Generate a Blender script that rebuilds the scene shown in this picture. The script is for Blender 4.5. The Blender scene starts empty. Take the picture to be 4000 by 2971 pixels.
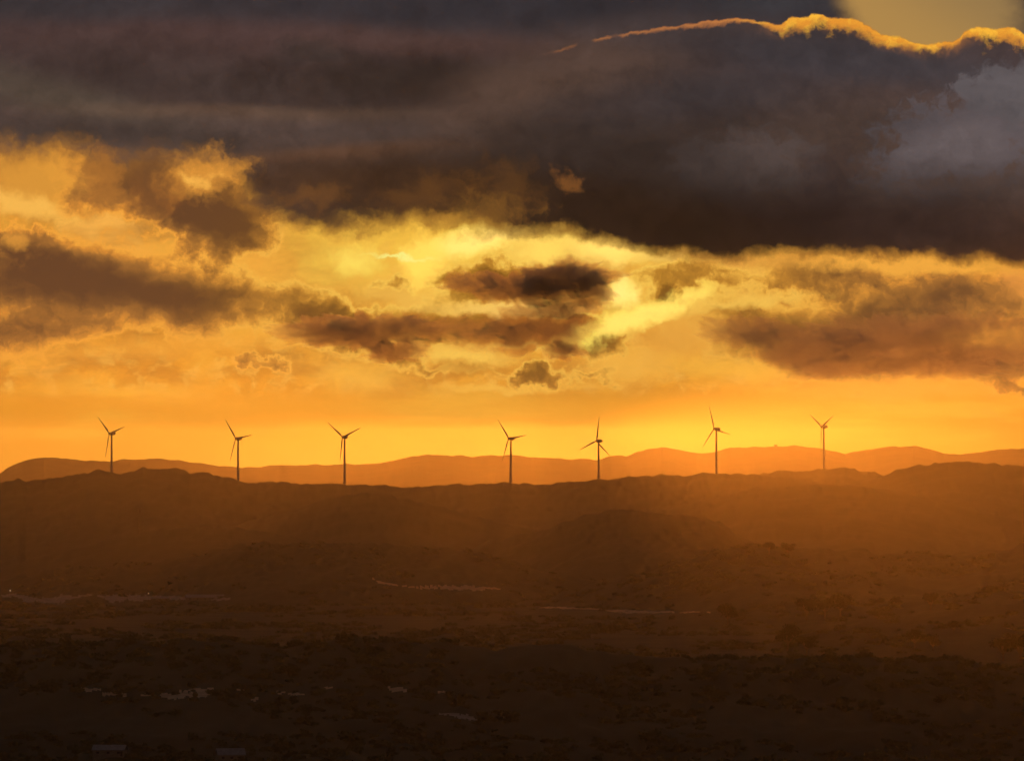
import bpy, math, random
import numpy as np

rng = np.random.default_rng(7)
random.seed(7)
C = bpy.context.scene.collection
scene = bpy.context.scene

# ------------------------------------------------------------------ scale
# metres; the lookout stands on a hill 180 m above the sea and looks along +Y
# through a 300 mm lens.  ANG is the angle of one 1/4000th of the lens' width.
ANG = 3.0e-5
EYE = 180.0
HORIZON = 1800.0


def z_at(y, r):
    """height of a point seen y below the lens' top edge at distance r"""
    return EYE - (y - HORIZON) * ANG * r


def x_at(x, r):
    return (x - 2000.0) * ANG * r


def lin(c):
    out = []
    for v in c:
        v /= 255.0
        out.append(v / 12.92 if v <= 0.04045 else ((v + 0.055) / 1.055) ** 2.4)
    return (out[0], out[1], out[2], 1.0)


# ------------------------------------------------------------------ camera
cam_d = bpy.data.cameras.new('camera')
cam = bpy.data.objects.new('camera', cam_d)
C.objects.link(cam)
cam.location = (0, 0, EYE)
cam.rotation_euler = (math.pi / 2 + (HORIZON - 1485.5) * ANG, 0, 0)
cam_d.sensor_width = 36.0
cam_d.lens = 300.0
cam_d.clip_start = 1.0
cam_d.clip_end = 300000.0
scene.camera = cam

SUN_AZ = (2173 - 2000) * ANG
SUN_EL = (1800 - 1139) * ANG
CLOUDS = True
HAZE = 1.6e-5
HAZE_G = 0.954
SUN_E = 0.168
# ------------------------------------------------------------------ sky
class Nodes:
    def __init__(self, nt):
        self.nt = nt

    def new(self, t, **kw):
        n = self.nt.nodes.new(t)
        for k, v in kw.items():
            setattr(n, k, v)
        return n

    def put(self, sock, v):
        if isinstance(v, bpy.types.NodeSocket):
            self.nt.links.new(v, sock)
        else:
            sock.default_value = v

    def math(self, op, a, b=None, c=None, clamp=False):
        n = self.new('ShaderNodeMath', operation=op, use_clamp=clamp)
        self.put(n.inputs[0], a)
        if b is not None:
            self.put(n.inputs[1], b)
        if c is not None:
            self.put(n.inputs[2], c)
        return n.outputs[0]

    def vmath(self, op, a, b=None):
        n = self.new('ShaderNodeVectorMath', operation=op)
        self.put(n.inputs[0], a)
        if b is not None:
            if op == 'SCALE':
                self.put(n.inputs[3], b)
            else:
                self.put(n.inputs[1], b)
        return n.outputs['Value'] if op in ('LENGTH', 'DOT_PRODUCT', 'DISTANCE') else n.outputs[0]

    def noise(self, vec, scale, detail=5, rough=0.55, lac=2.0, color=False, dist=0.0):
        n = self.new('ShaderNodeTexNoise')
        self.put(n.inputs['Vector'], vec)
        n.inputs['Scale'].default_value = scale
        n.inputs['Detail'].default_value = detail
        n.inputs['Roughness'].default_value = rough
        n.inputs['Lacunarity'].default_value = lac
        n.inputs['Distortion'].default_value = dist
        return n.outputs['Color'] if color else n.outputs[0]

    def mix(self, f, a, b, blend='MIX'):
        n = self.new('ShaderNodeMix', data_type='RGBA', blend_type=blend)
        self.put(n.inputs[0], f)
        self.put(n.inputs[6], a)
        self.put(n.inputs[7], b)
        return n.outputs[2]

    def ramp(self, f, stops, interp='LINEAR'):
        n = self.new('ShaderNodeValToRGB')
        e = n.color_ramp.elements
        n.color_ramp.interpolation = interp
        while len(e) < len(stops):
            e.new(0.5)
        for k, (p, c) in enumerate(stops):
            e[k].position = p
            e[k].color = c
        self.put(n.inputs[0], f)
        return n.outputs[0]

    def smooth(self, v, lo, hi, t0=0.0, t1=1.0):
        n = self.new('ShaderNodeMapRange', interpolation_type='SMOOTHSTEP')
        self.put(n.inputs[0], v)
        self.put(n.inputs[1], lo)
        self.put(n.inputs[2], hi)
        n.inputs[3].default_value = t0
        n.inputs[4].default_value = t1
        return n.outputs[0]

    def curve(self, v, pts):
        n = self.new('ShaderNodeFloatCurve')
        c = n.mapping.curves[0]
        while len(c.points) < len(pts):
            c.points.new(0.5, 0.5)
        for k, p in enumerate(pts):
            c.points[k].location = p
        n.mapping.update()
        self.put(n.inputs['Value'], v)
        return n.outputs[0]

    def local(self, vec, cx, cy, rx, ry, rot=0.0):
        if not rot:
            n = self.new('ShaderNodeVectorMath', operation='MULTIPLY_ADD')
            self.put(n.inputs[0], vec)
            n.inputs[1].default_value = (1 / rx, 1 / ry, 0)
            n.inputs[2].default_value = (-cx / rx, -cy / ry, 0)
            return n.outputs[0]
        raise ValueError('use dist2 for turned patches')

    def dist2(self, vec, cx, cy, rx, ry, rot=0.0):
        """squared distance from the middle of an ellipse, 1 on its outline"""
        if not rot:
            v = self.local(vec, cx, cy, rx, ry)
            return self.vmath('DOT_PRODUCT', v, v)
        c, s = math.cos(math.radians(rot)), math.sin(math.radians(rot))
        q = self.vmath('SUBTRACT', vec, (cx, cy, 0))
        a = self.vmath('DOT_PRODUCT', q, (c / rx, s / rx, 0))
        a2 = self.math('MULTIPLY', a, a)
        b = self.vmath('DOT_PRODUCT', q, (-s / ry, c / ry, 0))
        return self.math('MULTIPLY_ADD', b, b, a2)


world = bpy.data.worlds.new('World')
scene.world = world
world.use_nodes = True
nt = world.node_tree
nt.nodes.clear()
W = Nodes(nt)
out = W.new('ShaderNodeOutputWorld')
bg = W.new('ShaderNodeBackground')
nt.links.new(bg.outputs[0], out.inputs[0])

tc = W.new('ShaderNodeTexCoord')
sep = W.new('ShaderNodeSeparateXYZ')
nt.links.new(tc.outputs['Generated'], sep.inputs[0])
DX, DY, DZ = sep.outputs
azim = W.math('ARCTAN2', DX, DY)
elev = W.math('ARCSINE', DZ)
# compass bearing and height in the sky, in units of 0.31 degrees; U grows to
# the right, V grows downwards, the horizon lies at V = 10.008
UNIT = ANG * 179.86
U = W.math('MULTIPLY_ADD', azim, 1.0 / UNIT, 11.12)
V = W.math('MULTIPLY_ADD', elev, -1.0 / UNIT, 10.008)
cmb = W.new('ShaderNodeCombineXYZ')
nt.links.new(U, cmb.inputs[0])
nt.links.new(V, cmb.inputs[1])
P = cmb.outputs[0]
Pst = W.vmath('MULTIPLY', P, (0.35, 1.0, 1.0))        # stretched along the horizon

warpA = W.vmath('SUBTRACT', W.noise(Pst, 0.55, 2, 0.5, color=True), (0.5, 0.5, 0.5))
warpB = W.vmath('SUBTRACT', W.noise(P, 1.7, 5, 0.62, color=True), (0.5, 0.5, 0.5))
PS = W.vmath('ADD', P, W.vmath('MULTIPLY', warpA, (1.5, 0.55, 0)))            # soft, sheet-like
PR = W.vmath('ADD', PS, W.vmath('MULTIPLY', warpB, (1.5, 1.1, 0)))           # ragged, heaped
PF = W.vmath('ADD', P, W.vmath('MULTIPLY', warpB, (0.9, 0.62, 0)))           # ragged, little drift
fine = W.noise(PF, 2.4, 6, 0.64)
fine2 = W.noise(W.vmath('MULTIPLY', PF, (0.5, 1.0, 1.0)), 1.0, 5, 0.6)
fineC = W.math('MULTIPLY_ADD', fine, 2.2, -1.1)
fine2C = W.math('MULTIPLY_ADD', fine2, 2.2, -1.1)
WARP = {'s': PS, 'r': PR, 'f': PF, 'p': P}


def blob(col, cx, cy, rx, ry, c, op=1.0, soft=0.5, n=0.0, rot=0.0, w='r', blend='MIX'):
    """one patch of cloud or light composited over what lies behind it"""
    d = W.math('SQRT', W.dist2(WARP[w], cx, cy, rx, ry, rot))
    if n:
        d = W.math('MULTIPLY_ADD', fineC, n, d)
    m = W.smooth(d, 1.0 + soft, 1.0 - soft, 0.0, op)
    return W.mix(m, col, lin(c), blend)


def field(parts):
    """thickness of a cloud layer: a sum of flat-topped heaps"""
    acc = None
    for (cx, cy, rx, ry, amp, *rest) in parts:
        rot = rest[0] if rest else 0.0
        w = rest[1] if len(rest) > 1 else 'r'
        d2 = W.dist2(WARP[w], cx, cy, rx, ry, rot)
        g = W.math('POWER', 0.5, d2 if w == 's' else W.math('POWER', d2, 1.5))
        acc = W.math('MULTIPLY', g, amp) if acc is None else W.math('MULTIPLY_ADD', g, amp, acc)
    return acc


# --- the bright open band between the cloud deck and the horizon
vn = W.math('DIVIDE', V, 11.0)
base = W.ramp(vn, [(0.30, lin((216, 148, 60))), (0.45, lin((232, 160, 56))), (0.53, lin((244, 176, 62))),
                   (0.62, lin((234, 154, 50))), (0.70, lin((238, 154, 44))), (0.78, lin((238, 162, 52))),
                   (0.86, lin((244, 170, 54))), (0.93, lin((234, 164, 54))), (1.0, lin((206, 140, 44)))])
base = blob(base, 0.5, 8.2, 5.0, 2.4, (236, 145, 38), 0.55, 0.9, w='s')
base = blob(base, 22.0, 9.3, 4.5, 1.6, (232, 142, 36), 0.6, 0.9, w='s')
base = blob(base, 2.6, 4.3, 4.8, 1.15, (172, 110, 48), 0.85, 0.9, w='s')
base = blob(base, 11.0, 5.6, 6.5, 1.5, (255, 198, 78), 0.8, 0.9, w='s')

# veils of thin lit cloud in that band
veil = W.smooth(fine2, 0.40, 0.66)
band = W.math('MULTIPLY', W.smooth(V, 4.0, 4.8), W.smooth(V, 9.0, 8.0))
base = W.mix(W.math('MULTIPLY', W.math('MULTIPLY', veil, band), 0.65), base, lin((252, 182, 66)))
veil2 = W.smooth(fine2, 0.54, 0.36)
base = W.mix(W.math('MULTIPLY', W.math('MULTIPLY', veil2, band), 0.5), base, lin((206, 130, 40)))
wisp = W.noise(W.vmath('MULTIPLY', W.vmath('ADD', P, W.vmath('SCALE', warpA, 0.5)), (0.16, 1.1, 1.0)), 1.5, 5, 0.55)
wb = W.math('MULTIPLY', W.smooth(V, 8.0, 8.6), W.smooth(V, 9.9, 9.3))
base = W.mix(W.math('MULTIPLY', W.math('MULTIPLY', W.smooth(wisp, 0.48, 0.66), wb), 0.45), base, lin((255, 190, 66)))
base = W.mix(W.math('MULTIPLY', W.math('MULTIPLY', W.smooth(wisp, 0.5, 0.34), wb), 0.35), base, lin((236, 152, 40)))
cum = W.math('MULTIPLY', W.smooth(V, 6.6, 7.4), W.smooth(V, 8.75, 8.3))
base = W.mix(W.math('MULTIPLY', W.smooth(fine2, 0.54, 0.40), W.math('MULTIPLY', cum, 0.45)), base, lin((216, 142, 48)))
base = W.mix(W.math('MULTIPLY', W.smooth(fine, 0.46, 0.66), W.math('MULTIPLY', cum, 0.60)), base, lin((255, 194, 84)))
sky = base

# --- brightest thin cloud round the hidden sun
for a in [
    (9.4, 5.35, 3.0, 0.55, (255, 200, 72), 0.85, 0.8, 0.6, 0, 'r'),
    (7.75, 5.75, 0.8, 0.5, (255, 204, 78), 0.85, 0.8, 0.6, 0, 'r'),
    (11.8, 5.38, 1.1, 0.40, (255, 214, 96), 0.9, 0.8, 0.6, 0, 'r'),
    (13.5, 5.45, 0.95, 0.3, (255, 212, 88), 0.9, 0.8, 0.5, 14, 'r'),
    (14.4, 5.72, 0.8, 0.18, (240, 190, 88), 0.9, 0.8, 0.4, 12, 'r'),
    (12.6, 5.95, 0.7, 0.5, (226, 168, 72), 0.7, 0.8, 0.8, 0, 'r'),
    (15.6, 6.62, 1.7, 0.16, (253, 204, 92), 0.95, 0.7, 0.5, -7, 'r'),
    (15.9, 5.95, 1.0, 0.42, (240, 176, 80), 0.8, 0.7, 1.0, 0, 'r'),
    (15.0, 6.33, 0.4, 0.18, (255, 210, 80), 0.9, 0.7, 0.5, 0, 'r'),
    (18.6, 6.25, 0.5, 0.42, (246, 184, 88), 0.95, 0.6, 0.8, -12, 'r'),
    (2.4, 5.15, 0.95, 0.55, (252, 180, 78), 0.95, 0.6, 0.7, 20, 'r'),
    (0.5, 4.45, 1.1, 0.24, (252, 180, 74), 0.9, 0.7, 0.6, 14, 'r'),
    (5.2, 5.65, 1.2, 0.5, (246, 168, 64), 0.75, 0.7, 0.7, 10, 'r'),
]:
    sky = blob(sky, *a)

smoke = W.noise(W.vmath('MULTIPLY', PS, (0.30, 0.85, 1.0)), 1.0, 5, 0.6)
smoke_b = W.math('MULTIPLY', W.smooth(V, 4.3, 5.6), W.smooth(V, 8.9, 7.6))
side = W.smooth(W.vmath('LENGTH', W.local(P, 11.3, 5.6, 5.2, 1.7)), 0.5, 1.5)
smoke_m = W.math('MULTIPLY', W.math('MULTIPLY', W.smooth(smoke, 0.40, 0.62), smoke_b), W.math('MULTIPLY_ADD', side, 0.6, 0.15))
sky = W.mix(smoke_m, sky, lin((176, 112, 46)))
low = field([
    # under the deck at the left
    (0.7, 6.05, 2.6, 0.50, 1.15, 3, 's'), (0.3, 5.3, 1.2, 0.34, 0.75, 8), (3.2, 6.3, 1.9, 0.36, 0.75, 9, 's'),
    (6.0, 6.5, 1.9, 0.32, 0.34, 4, 's'), (0.4, 7.12, 1.8, 0.34, 0.85, -5, 's'), (3.9, 7.05, 0.75, 0.45, 0.45, 0, 's'),
    (4.4, 4.75, 1.25, 0.70, 1.15, 28), (2.6, 3.85, 1.6, 0.55, 0.85, 10), (4.6, 4.2, 1.6, 0.6, 0.5, 20, 's'), (1.9, 4.5, 0.9, 0.3, 0.4, 10),
    (5.6, 5.2, 0.6, 0.35, 0.3, 30),
    # beneath the sun
    (10.9, 6.12, 1.4, 0.40, 0.95, 2), (11.0, 6.35, 1.25, 0.22, 0.30, 0, 's'), (12.0, 5.85, 0.6, 0.3, 0.30, 30),
    (8.75, 6.22, 0.4, 0.16, 0.5), (9.6, 6.62, 1.0, 0.14, 0.3, -6),
    (10.4, 7.12, 2.5, 0.34, 0.95, 1, 'f'), (7.3, 7.15, 1.1, 0.46, 0.75, 12), (8.75, 7.68, 0.6, 0.26, 0.7, 22),
    (12.4, 7.4, 0.8, 0.42, 0.7), (13.1, 7.62, 0.5, 0.22, 0.4),
    (11.7, 8.2, 0.6, 0.18, 0.8), (13.0, 8.27, 0.5, 0.10, 0.5), (5.6, 7.9, 0.5, 0.17, 0.65, 14),
    (10.1, 8.02, 0.8, 0.13, 0.45), (8.3, 8.28, 0.35, 0.06, 0.45),
    # to the right of it
    (17.0, 7.2, 1.5, 0.46, 0.6, 18, 's'), (19.6, 7.35, 2.8, 0.58, 0.8, 4, 's'), (21.6, 7.95, 2.0, 0.28, 0.7, 2, 's'),
    (20.5, 6.4, 2.5, 0.6, 0.75, 4, 's'), (17.4, 5.95, 1.7, 0.34, 0.48, 0), (14.6, 5.98, 0.9, 0.28, 0.55, -8),
    (14.4, 6.38, 0.26, 0.15, 0.6), (18.2, 8.05, 1.0, 0.25, 0.6, 10, 's'), (22.2, 8.5, 0.6, 0.12, 0.6), (15.9, 7.5, 0.9, 0.3, 0.25, 20, 's'),
])
low = W.math('MULTIPLY_ADD', fineC, 0.38, low)
low = W.math('MULTIPLY_ADD', fine2C, 0.62, low)
sund = W.vmath('LENGTH', W.local(PS, 11.6, 6.1, 6.0, 2.6))
glow = W.smooth(sund, 1.6, 0.3)
tk = W.math('MULTIPLY', low, 1.0 / 1.6)
far_r = W.ramp(tk, [(0.10, lin((238, 154, 50))), (0.20, lin((248, 168, 62))), (0.30, lin((216, 140, 54))), (0.42, lin((168, 110, 50))), (0.60, lin((124, 81, 43))), (0.8, lin((102, 66, 40)))])
near_r = W.ramp(tk, [(0.10, lin((248, 184, 72))), (0.20, lin((250, 200, 84))), (0.28, lin((230, 172, 66))), (0.38, lin((190, 132, 44))), (0.55, lin((146, 98, 32))), (0.8, lin((118, 76, 28)))])
heap_c = W.mix(glow, far_r, near_r)
sky = W.mix(W.smooth(low, 0.05, 0.42), sky, heap_c)

# --- lit rims and openings in front of those heaps
for a in [
    (11.2, 6.70, 1.6, 0.13, (252, 200, 98), 0.9, 0.7, 0.5, -1, 'f'),
    (9.0, 6.55, 0.9, 0.2, (250, 194, 84), 0.7, 0.8, 0.7, 8, 'f'),
    (7.55, 7.13, 0.25, 0.14, (236, 172, 74), 0.75, 0.7, 0.8, 0, 'r'),
    (10.1, 7.70, 0.95, 0.17, (255, 200, 84), 0.95, 0.7, 0.7, 4, 'f'),
    (10.15, 7.98, 0.6, 0.14, (206, 142, 52), 0.7, 0.8, 0.8, 0, 'f'),
    (11.1, 8.42, 1.4, 0.07, (253, 190, 76), 0.8, 0.8, 0.5, 0, 'f'),
    (7.9, 8.2, 0.75, 0.28, (253, 188, 72), 0.7, 0.7, 0.8, 0, 'f'),
    (13.55, 7.95, 0.9, 0.3, (250, 184, 74), 0.8, 0.7, 0.9, 0, 'f'),
    (14.7, 7.35, 1.05, 0.45, (236, 166, 66), 0.85, 0.8, 0.3, 0, 's'),
    (13.7, 6.92, 1.4, 0.22, (255, 226, 92), 1.0, 0.8, 0.7, -20, 'f'),
    (13.9, 6.88, 1.15, 0.20, (285, 240, 112), 1.0, 0.8, 0.6, -20, 'f'),
    (12.75, 7.3, 0.3, 0.13, (255, 220, 92), 0.95, 0.8, 0.6, -32, 'f'),
    (13.5, 6.40, 0.30, 0.30, (255, 236, 104), 1.0, 0.8, 0.6, 0, 'f'),
    (13.5, 6.36, 0.28, 0.27, (295, 246, 132), 1.0, 0.8, 0.3, 0, 'f'),
    (10.1, 5.28, 0.95, 0.24, (255, 232, 96), 1.0, 0.9, 0.6, -12, 'f'),
    (10.3, 5.24, 0.95, 0.21, (290, 243, 124), 1.0, 0.9, 0.4, -12, 'f'),
    (9.2, 5.70, 0.36, 0.48, (280, 230, 96), 1.0, 0.9, 0.6, 16, 'f'),
    (7.7, 5.7, 0.4, 0.25, (262, 226, 96), 0.9, 0.9, 0.6, 0, 'f'),
    (11.85, 5.42, 0.55, 0.28, (270, 224, 100), 0.95, 0.9, 0.5, 0, 'f'),
    (13.2, 5.42, 0.6, 0.25, (285, 238, 116), 0.95, 0.9, 0.4, 10, 'f'),
    (8.7, 5.56, 0.6, 0.04, (255, 244, 134), 0.9, 0.7, 0.2, 4, 'f'),
    (15.8, 8.0, 1.1, 0.2, (252, 184, 66), 0.8, 0.7, 0.6, 4, 'f'),
    (16.0, 6.62, 1.3, 0.11, (250, 196, 84), 0.8, 0.8, 0.7, -7, 'f'),
    (19.2, 8.42, 1.9, 0.22, (248, 168, 60), 0.85, 0.7, 0.7, 0, 'f'),
    (21.6, 7.33, 0.85, 0.19, (246, 166, 62), 1.0, 0.6, 0.7, 0, 'f'),
    (22.2, 6.2, 0.5, 0.33, (232, 150, 66), 0.8, 0.7, 0.8, 40, 'f'),
    (19.4, 5.74, 2.4, 0.17, (246, 172, 66), 0.95, 0.7, 0.6, 2, 'f'),
    (16.4, 5.70, 1.1, 0.14, (222, 154, 62), 0.8, 0.8, 0.6, 0, 's'),
    (3.4, 7.55, 2.6, 0.2, (246, 166, 60), 0.6, 0.9, 0.8, -3, 'f'),
    (0.3, 5.2, 0.3, 0.16, (236, 160, 62), 0.7, 0.8, 0.6, 0, 'f'),
]:
    sky = blob(sky, *a)

# --- the great dark deck above
un = W.math('MINIMUM', W.math('MAXIMUM', W.math('DIVIDE', U, 22.24), 0.0), 1.0)
edge_pts = [(0.0, 3.25), (1.3, 3.35), (3.0, 3.45), (4.2, 3.6), (4.9, 3.95), (5.4, 4.35), (6.0, 4.65), (6.6, 4.82), (7.6, 4.9), (9.0, 4.85),
            (10.0, 4.86), (11.0, 4.92), (11.8, 5.0), (12.9, 5.12), (13.4, 5.22), (14.0, 5.42), (15.0, 5.55), (16.0, 5.54),
            (17.0, 5.48), (19.0, 5.5), (20.5, 5.6), (22.24, 5.72)]
edge = W.math('MULTIPLY', W.curve(un, [(a / 22.24, b / 10.0) for a, b in edge_pts]), 10.0)
sepS = W.new('ShaderNodeSeparateXYZ')
nt.links.new(PF, sepS.inputs[0])
into = W.math('SUBTRACT', edge, sepS.outputs[1])
into = W.math('MULTIPLY_ADD', fine2C, W.smooth(un, 0.62, 0.30, 0.20, 0.60), into)
into = W.math('MULTIPLY_ADD', fineC, W.smooth(un, 0.55, 0.25, 0.04, 0.25), into)
deck = W.ramp(W.math('DIVIDE', V, 6.0), [(0.0, lin((62, 54, 54))), (0.25, lin((78, 62, 58))), (0.45, lin((92, 72, 62))),
                                       (0.62, lin((92, 70, 58))), (0.80, lin((88, 60, 42))), (0.95, lin((84, 52, 34)))])
for a in [
    (3.6, 0.9, 5.5, 0.55, (86, 62, 56), 0.85, 0.8, 0.2, 2, 's'),
    (0.5, 0.15, 4.5, 0.3, (62, 56, 56), 0.8, 0.9, 0.0, 0, 's'),
    (12.0, 0.2, 5.5, 0.36, (54, 50, 52), 0.95, 0.9, 0.0, 0, 's'),
    (16.9, 0.12, 1.4, 0.25, (60, 57, 58), 0.9, 0.8, 0.2, 0, 's'),
    (3.5, 1.75, 3.6, 0.75, (66, 52, 46), 0.75, 0.9, 0.0, 6, 's'),
    (9.0, 1.75, 3.2, 0.55, (58, 45, 38), 0.9, 0.7, 0.3, 2, 's'),
    (6.9, 1.15, 0.75, 0.25, (64, 52, 46), 0.8, 0.7, 0.5, 0, 'r'),
    (9.5, 0.95, 2.5, 0.25, (94, 66, 56), 0.55, 0.9, 0.2, 4, 's'),
    (1.2, 2.1, 2.6, 0.4, (92, 78, 62), 0.6, 0.9, 0.0, 14, 's'),
    (6.2, 2.48, 3.6, 0.16, (114, 86, 66), 0.7, 0.9, 0.0, 1, 's'),
    (10.6, 2.6, 1.3, 0.6, (124, 92, 74), 0.75, 0.9, 0.2, -30, 's'),
    (12.6, 1.7, 2.6, 0.75, (114, 86, 70), 0.7, 0.9, 0.3, -12, 's'),
    (7.0, 2.85, 2.6, 0.28, (100, 80, 70), 0.7, 0.9, 0.0, 2, 's'),
    (2.2, 2.95, 2.7, 0.3, (70, 57, 50), 0.9, 0.8, 0.2, 3, 's'),
    (7.6, 3.35, 2.6, 0.16, (120, 82, 58), 0.75, 0.9, 0.0, -3, 's'),
    (8.6, 4.05, 3.6, 0.55, (88, 58, 38), 0.9, 0.7, 0.2, 1, 's'),
    (12.9, 3.0, 2.6, 0.75, (82, 66, 58), 0.6, 0.9, 0.2, 0, 's'),
    (15.4, 2.0, 2.4, 0.5, (74, 66, 66), 0.7, 0.9, 0.3, -6, 's'),
    (18.5, 1.3, 4.6, 0.4, (66, 60, 61), 0.85, 0.8, 0.2, 6, 's'),
    (16.2, 3.6, 1.6, 0.70, (106, 88, 80), 0.85, 0.28, 1.1, 0, 'f'),
    (15.6, 4.3, 3.0, 0.5, (76, 60, 52), 0.7, 0.95, 0.3, 4, 's'),
    (21.0, 3.0, 2.1, 1.0, (104, 93, 92), 0.85, 0.28, 1.2, -18, 'f'),
    (20.6, 3.3, 1.2, 0.5, (112, 98, 94), 0.6, 0.3, 1.2, -10, 'f'),
    (20.4, 4.2, 3.4, 0.5, (78, 64, 58), 0.75, 0.95, 0.3, 0, 's'),
    (22.0, 2.05, 1.1, 0.6, (106, 97, 95), 0.75, 0.28, 1.2, 0, 'f'),
    (18.1, 3.9, 0.55, 0.7, (72, 56, 52), 0.6, 0.8, 0.4, 0, 'r'),
    (19.0, 4.9, 5.0, 0.55, (62, 44, 38), 0.9, 0.8, 0.1, 2, 's'),
    (14.0, 4.6, 2.2, 0.5, (78, 52, 36), 0.8, 0.8, 0.2, 10, 's'),
]:
    deck = blob(deck, *a)
mott = W.math('MULTIPLY_ADD', fineC, 0.34, 1.0)
mott = W.math('MULTIPLY_ADD', fine2C, 0.46, mott)
deck = W.vmath('SCALE', deck, mott)
# deck colour darkened round the hidden sun to offset the haze glow in front
veil_d = W.smooth(W.vmath('LENGTH', W.local(P, 13.0, 5.8, 9.5, 6.0)), 0.2, 1.15)
deck = W.mix(1.0, deck, W.mix(veil_d, (0.28, 0.32, 0.37, 1), (0.85, 0.88, 0.96, 1)), 'MULTIPLY')
soft_e = W.curve(un, [(0.0, 0.55), (0.25, 0.5), (0.4, 0.36), (0.62, 0.22), (1.0, 0.20)])
world.cycles.sampling_method = 'MANUAL'
world.cycles.sample_map_resolution = 256
cover = W.smooth(into, W.math('MULTIPLY', soft_e, -0.7), W.math('MULTIPLY', soft_e, 1.0))
fringe = W.math('MULTIPLY', W.smooth(into, W.math('MULTIPLY', soft_e, -1.0), -0.02), 0.55)
sky = W.mix(fringe, sky, lin((160, 104, 40)))
sky = W.mix(cover, sky, deck)

# sunlight catching holes and shreds under the deck
for a in [
    (0.6, 3.95, 1.0, 0.55, (222, 152, 58), 0.9, 0.7, 0.6, 0, 'r'),
    (0.4, 4.42, 1.1, 0.22, (252, 188, 84), 0.85, 0.7, 0.6, 16, 'f'),
    (2.1, 3.95, 0.35, 0.6, (176, 112, 48), 0.7, 0.8, 0.9, 0, 'r'),
    (4.35, 3.85, 0.8, 0.40, (222, 148, 58), 0.9, 0.7, 0.9, -8, 'r'),
    (4.35, 3.9, 0.3, 0.16, (250, 182, 78), 0.9, 0.7, 0.6, 0, 'r'),
    (3.3, 4.2, 0.5, 0.4, (166, 102, 44), 0.7, 0.8, 0.9, 0, 'r'),
    (3.2, 4.0, 0.3, 0.6, (106, 70, 42), 0.8, 0.8, 0.6, 0, 'r'),
    (9.2, 4.3, 0.75, 0.36, (140, 90, 42), 0.28, 0.95, 1.2, -20, 'r'),
    (10.9, 4.2, 0.6, 0.55, (152, 98, 44), 0.20, 0.95, 1.6, 0, 'r'),
    (10.5, 4.65, 0.8, 0.3, (180, 122, 48), 0.25, 0.95, 1.4, 0, 'r'),
    (6.9, 4.35, 0.6, 0.2, (128, 82, 40), 0.5, 0.95, 1.4, 0, 'r'),
    (12.3, 3.95, 0.24, 0.14, (170, 106, 48), 0.38, 1.0, 1.2, 35, 'r'),
]:
    sky = blob(sky, *a)

# --- the deck's sunlit upper rim and the clear sky beyond it
top_pts = [(11.5, 1.20), (12.1, 1.10), (12.4, 1.0), (13.2, 0.80), (14.0, 0.68), (14.4, 0.62), (15.0, 0.53), (15.6, 0.46), (16.1, 0.42),
           (16.6, 0.50), (17.0, 0.54), (17.2, 0.38), (17.5, 0.40), (17.7, 0.31), (18.0, 0.41), (18.5, 0.43), (18.8, 0.58), (19.2, 0.78),
           (19.6, 0.86), (20.0, 0.98), (20.45, 0.97), (20.75, 0.91), (20.95, 0.74), (21.2, 0.63), (21.6, 0.66), (21.9, 0.63), (22.24, 0.78)]
topc = W.math('MULTIPLY', W.curve(un, [(0.0, 0.14)] + [(a / 22.24, b / 10.0) for a, b in top_pts]), 10.0)
jag = W.vmath('ADD', P, W.vmath('MULTIPLY', W.vmath('SUBTRACT', W.noise(P, 5.0, 5, 0.6, color=True), (0.5, 0.5, 0.5)), (0.20, 0.17, 0)))
sepJ = W.new('ShaderNodeSeparateXYZ')
nt.links.new(jag, sepJ.inputs[0])
below = W.math('SUBTRACT', sepJ.outputs[1], topc)
clear_side = W.smooth(W.math('MULTIPLY_ADD', W.math('SUBTRACT', fine2, 0.5), 0.7, W.math('MULTIPLY_ADD', V, -0.35, U)), 17.9, 18.7)
clear_end = W.smooth(W.math('MULTIPLY_ADD', fine2C, 0.9, U), 23.0, 21.4)
clear = W.math('MULTIPLY', W.math('MULTIPLY', W.smooth(below, 0.03, -0.03), clear_side), clear_end)
sky = W.mix(clear, sky, W.mix(W.smooth(W.math('MULTIPLY_ADD', V, -1.6, U), 18.2, 22.0), lin((176, 136, 76)), lin((150, 120, 76))))
thick = W.curve(un, [(0.0, 0.0), (11.6 / 22.24, 0.0), (12.2 / 22.24, 0.03), (13.6 / 22.24, 0.02), (14.6 / 22.24, 0.04), (15.4 / 22.24, 0.07),
                     (16.4 / 22.24, 0.04), (17.0 / 22.24, 0.19), (17.8 / 22.24, 0.26), (18.8 / 22.24, 0.20), (20.0 / 22.24, 0.12),
                     (20.7 / 22.24, 0.08), (21.2 / 22.24, 0.24), (1.0, 0.30)])
tn = W.math('MULTIPLY', thick, W.math('MAXIMUM', W.math('MULTIPLY_ADD', W.noise(jag, 2.6, 4, 0.6), 3.0, -0.75), 0.2))
rim = W.math('MULTIPLY', W.smooth(below, -0.035, 0.02), W.smooth(below, W.math('MULTIPLY_ADD', tn, 1.9, 0.05), W.math('MULTIPLY', tn, 0.2)))
rim = W.math('MULTIPLY', rim, W.smooth(U, 11.6, 12.6))
gap = W.smooth(W.noise(P, 1.7, 3, 0.5), 0.34, 0.56)
gap = W.math('MAXIMUM', gap, W.smooth(U, 14.4, 15.0))
rim = W.math('MULTIPLY', rim, gap)
under = W.math('MULTIPLY', W.smooth(below, 0.42, 0.0), W.math('MULTIPLY', W.smooth(below, -0.02, 0.04), W.smooth(U, 15.8, 17.6)))
sky = W.mix(W.math('MULTIPLY', under, W.smooth(fine, 0.40, 0.62, 0.08, 0.55)), sky, lin((176, 112, 56)))
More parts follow.
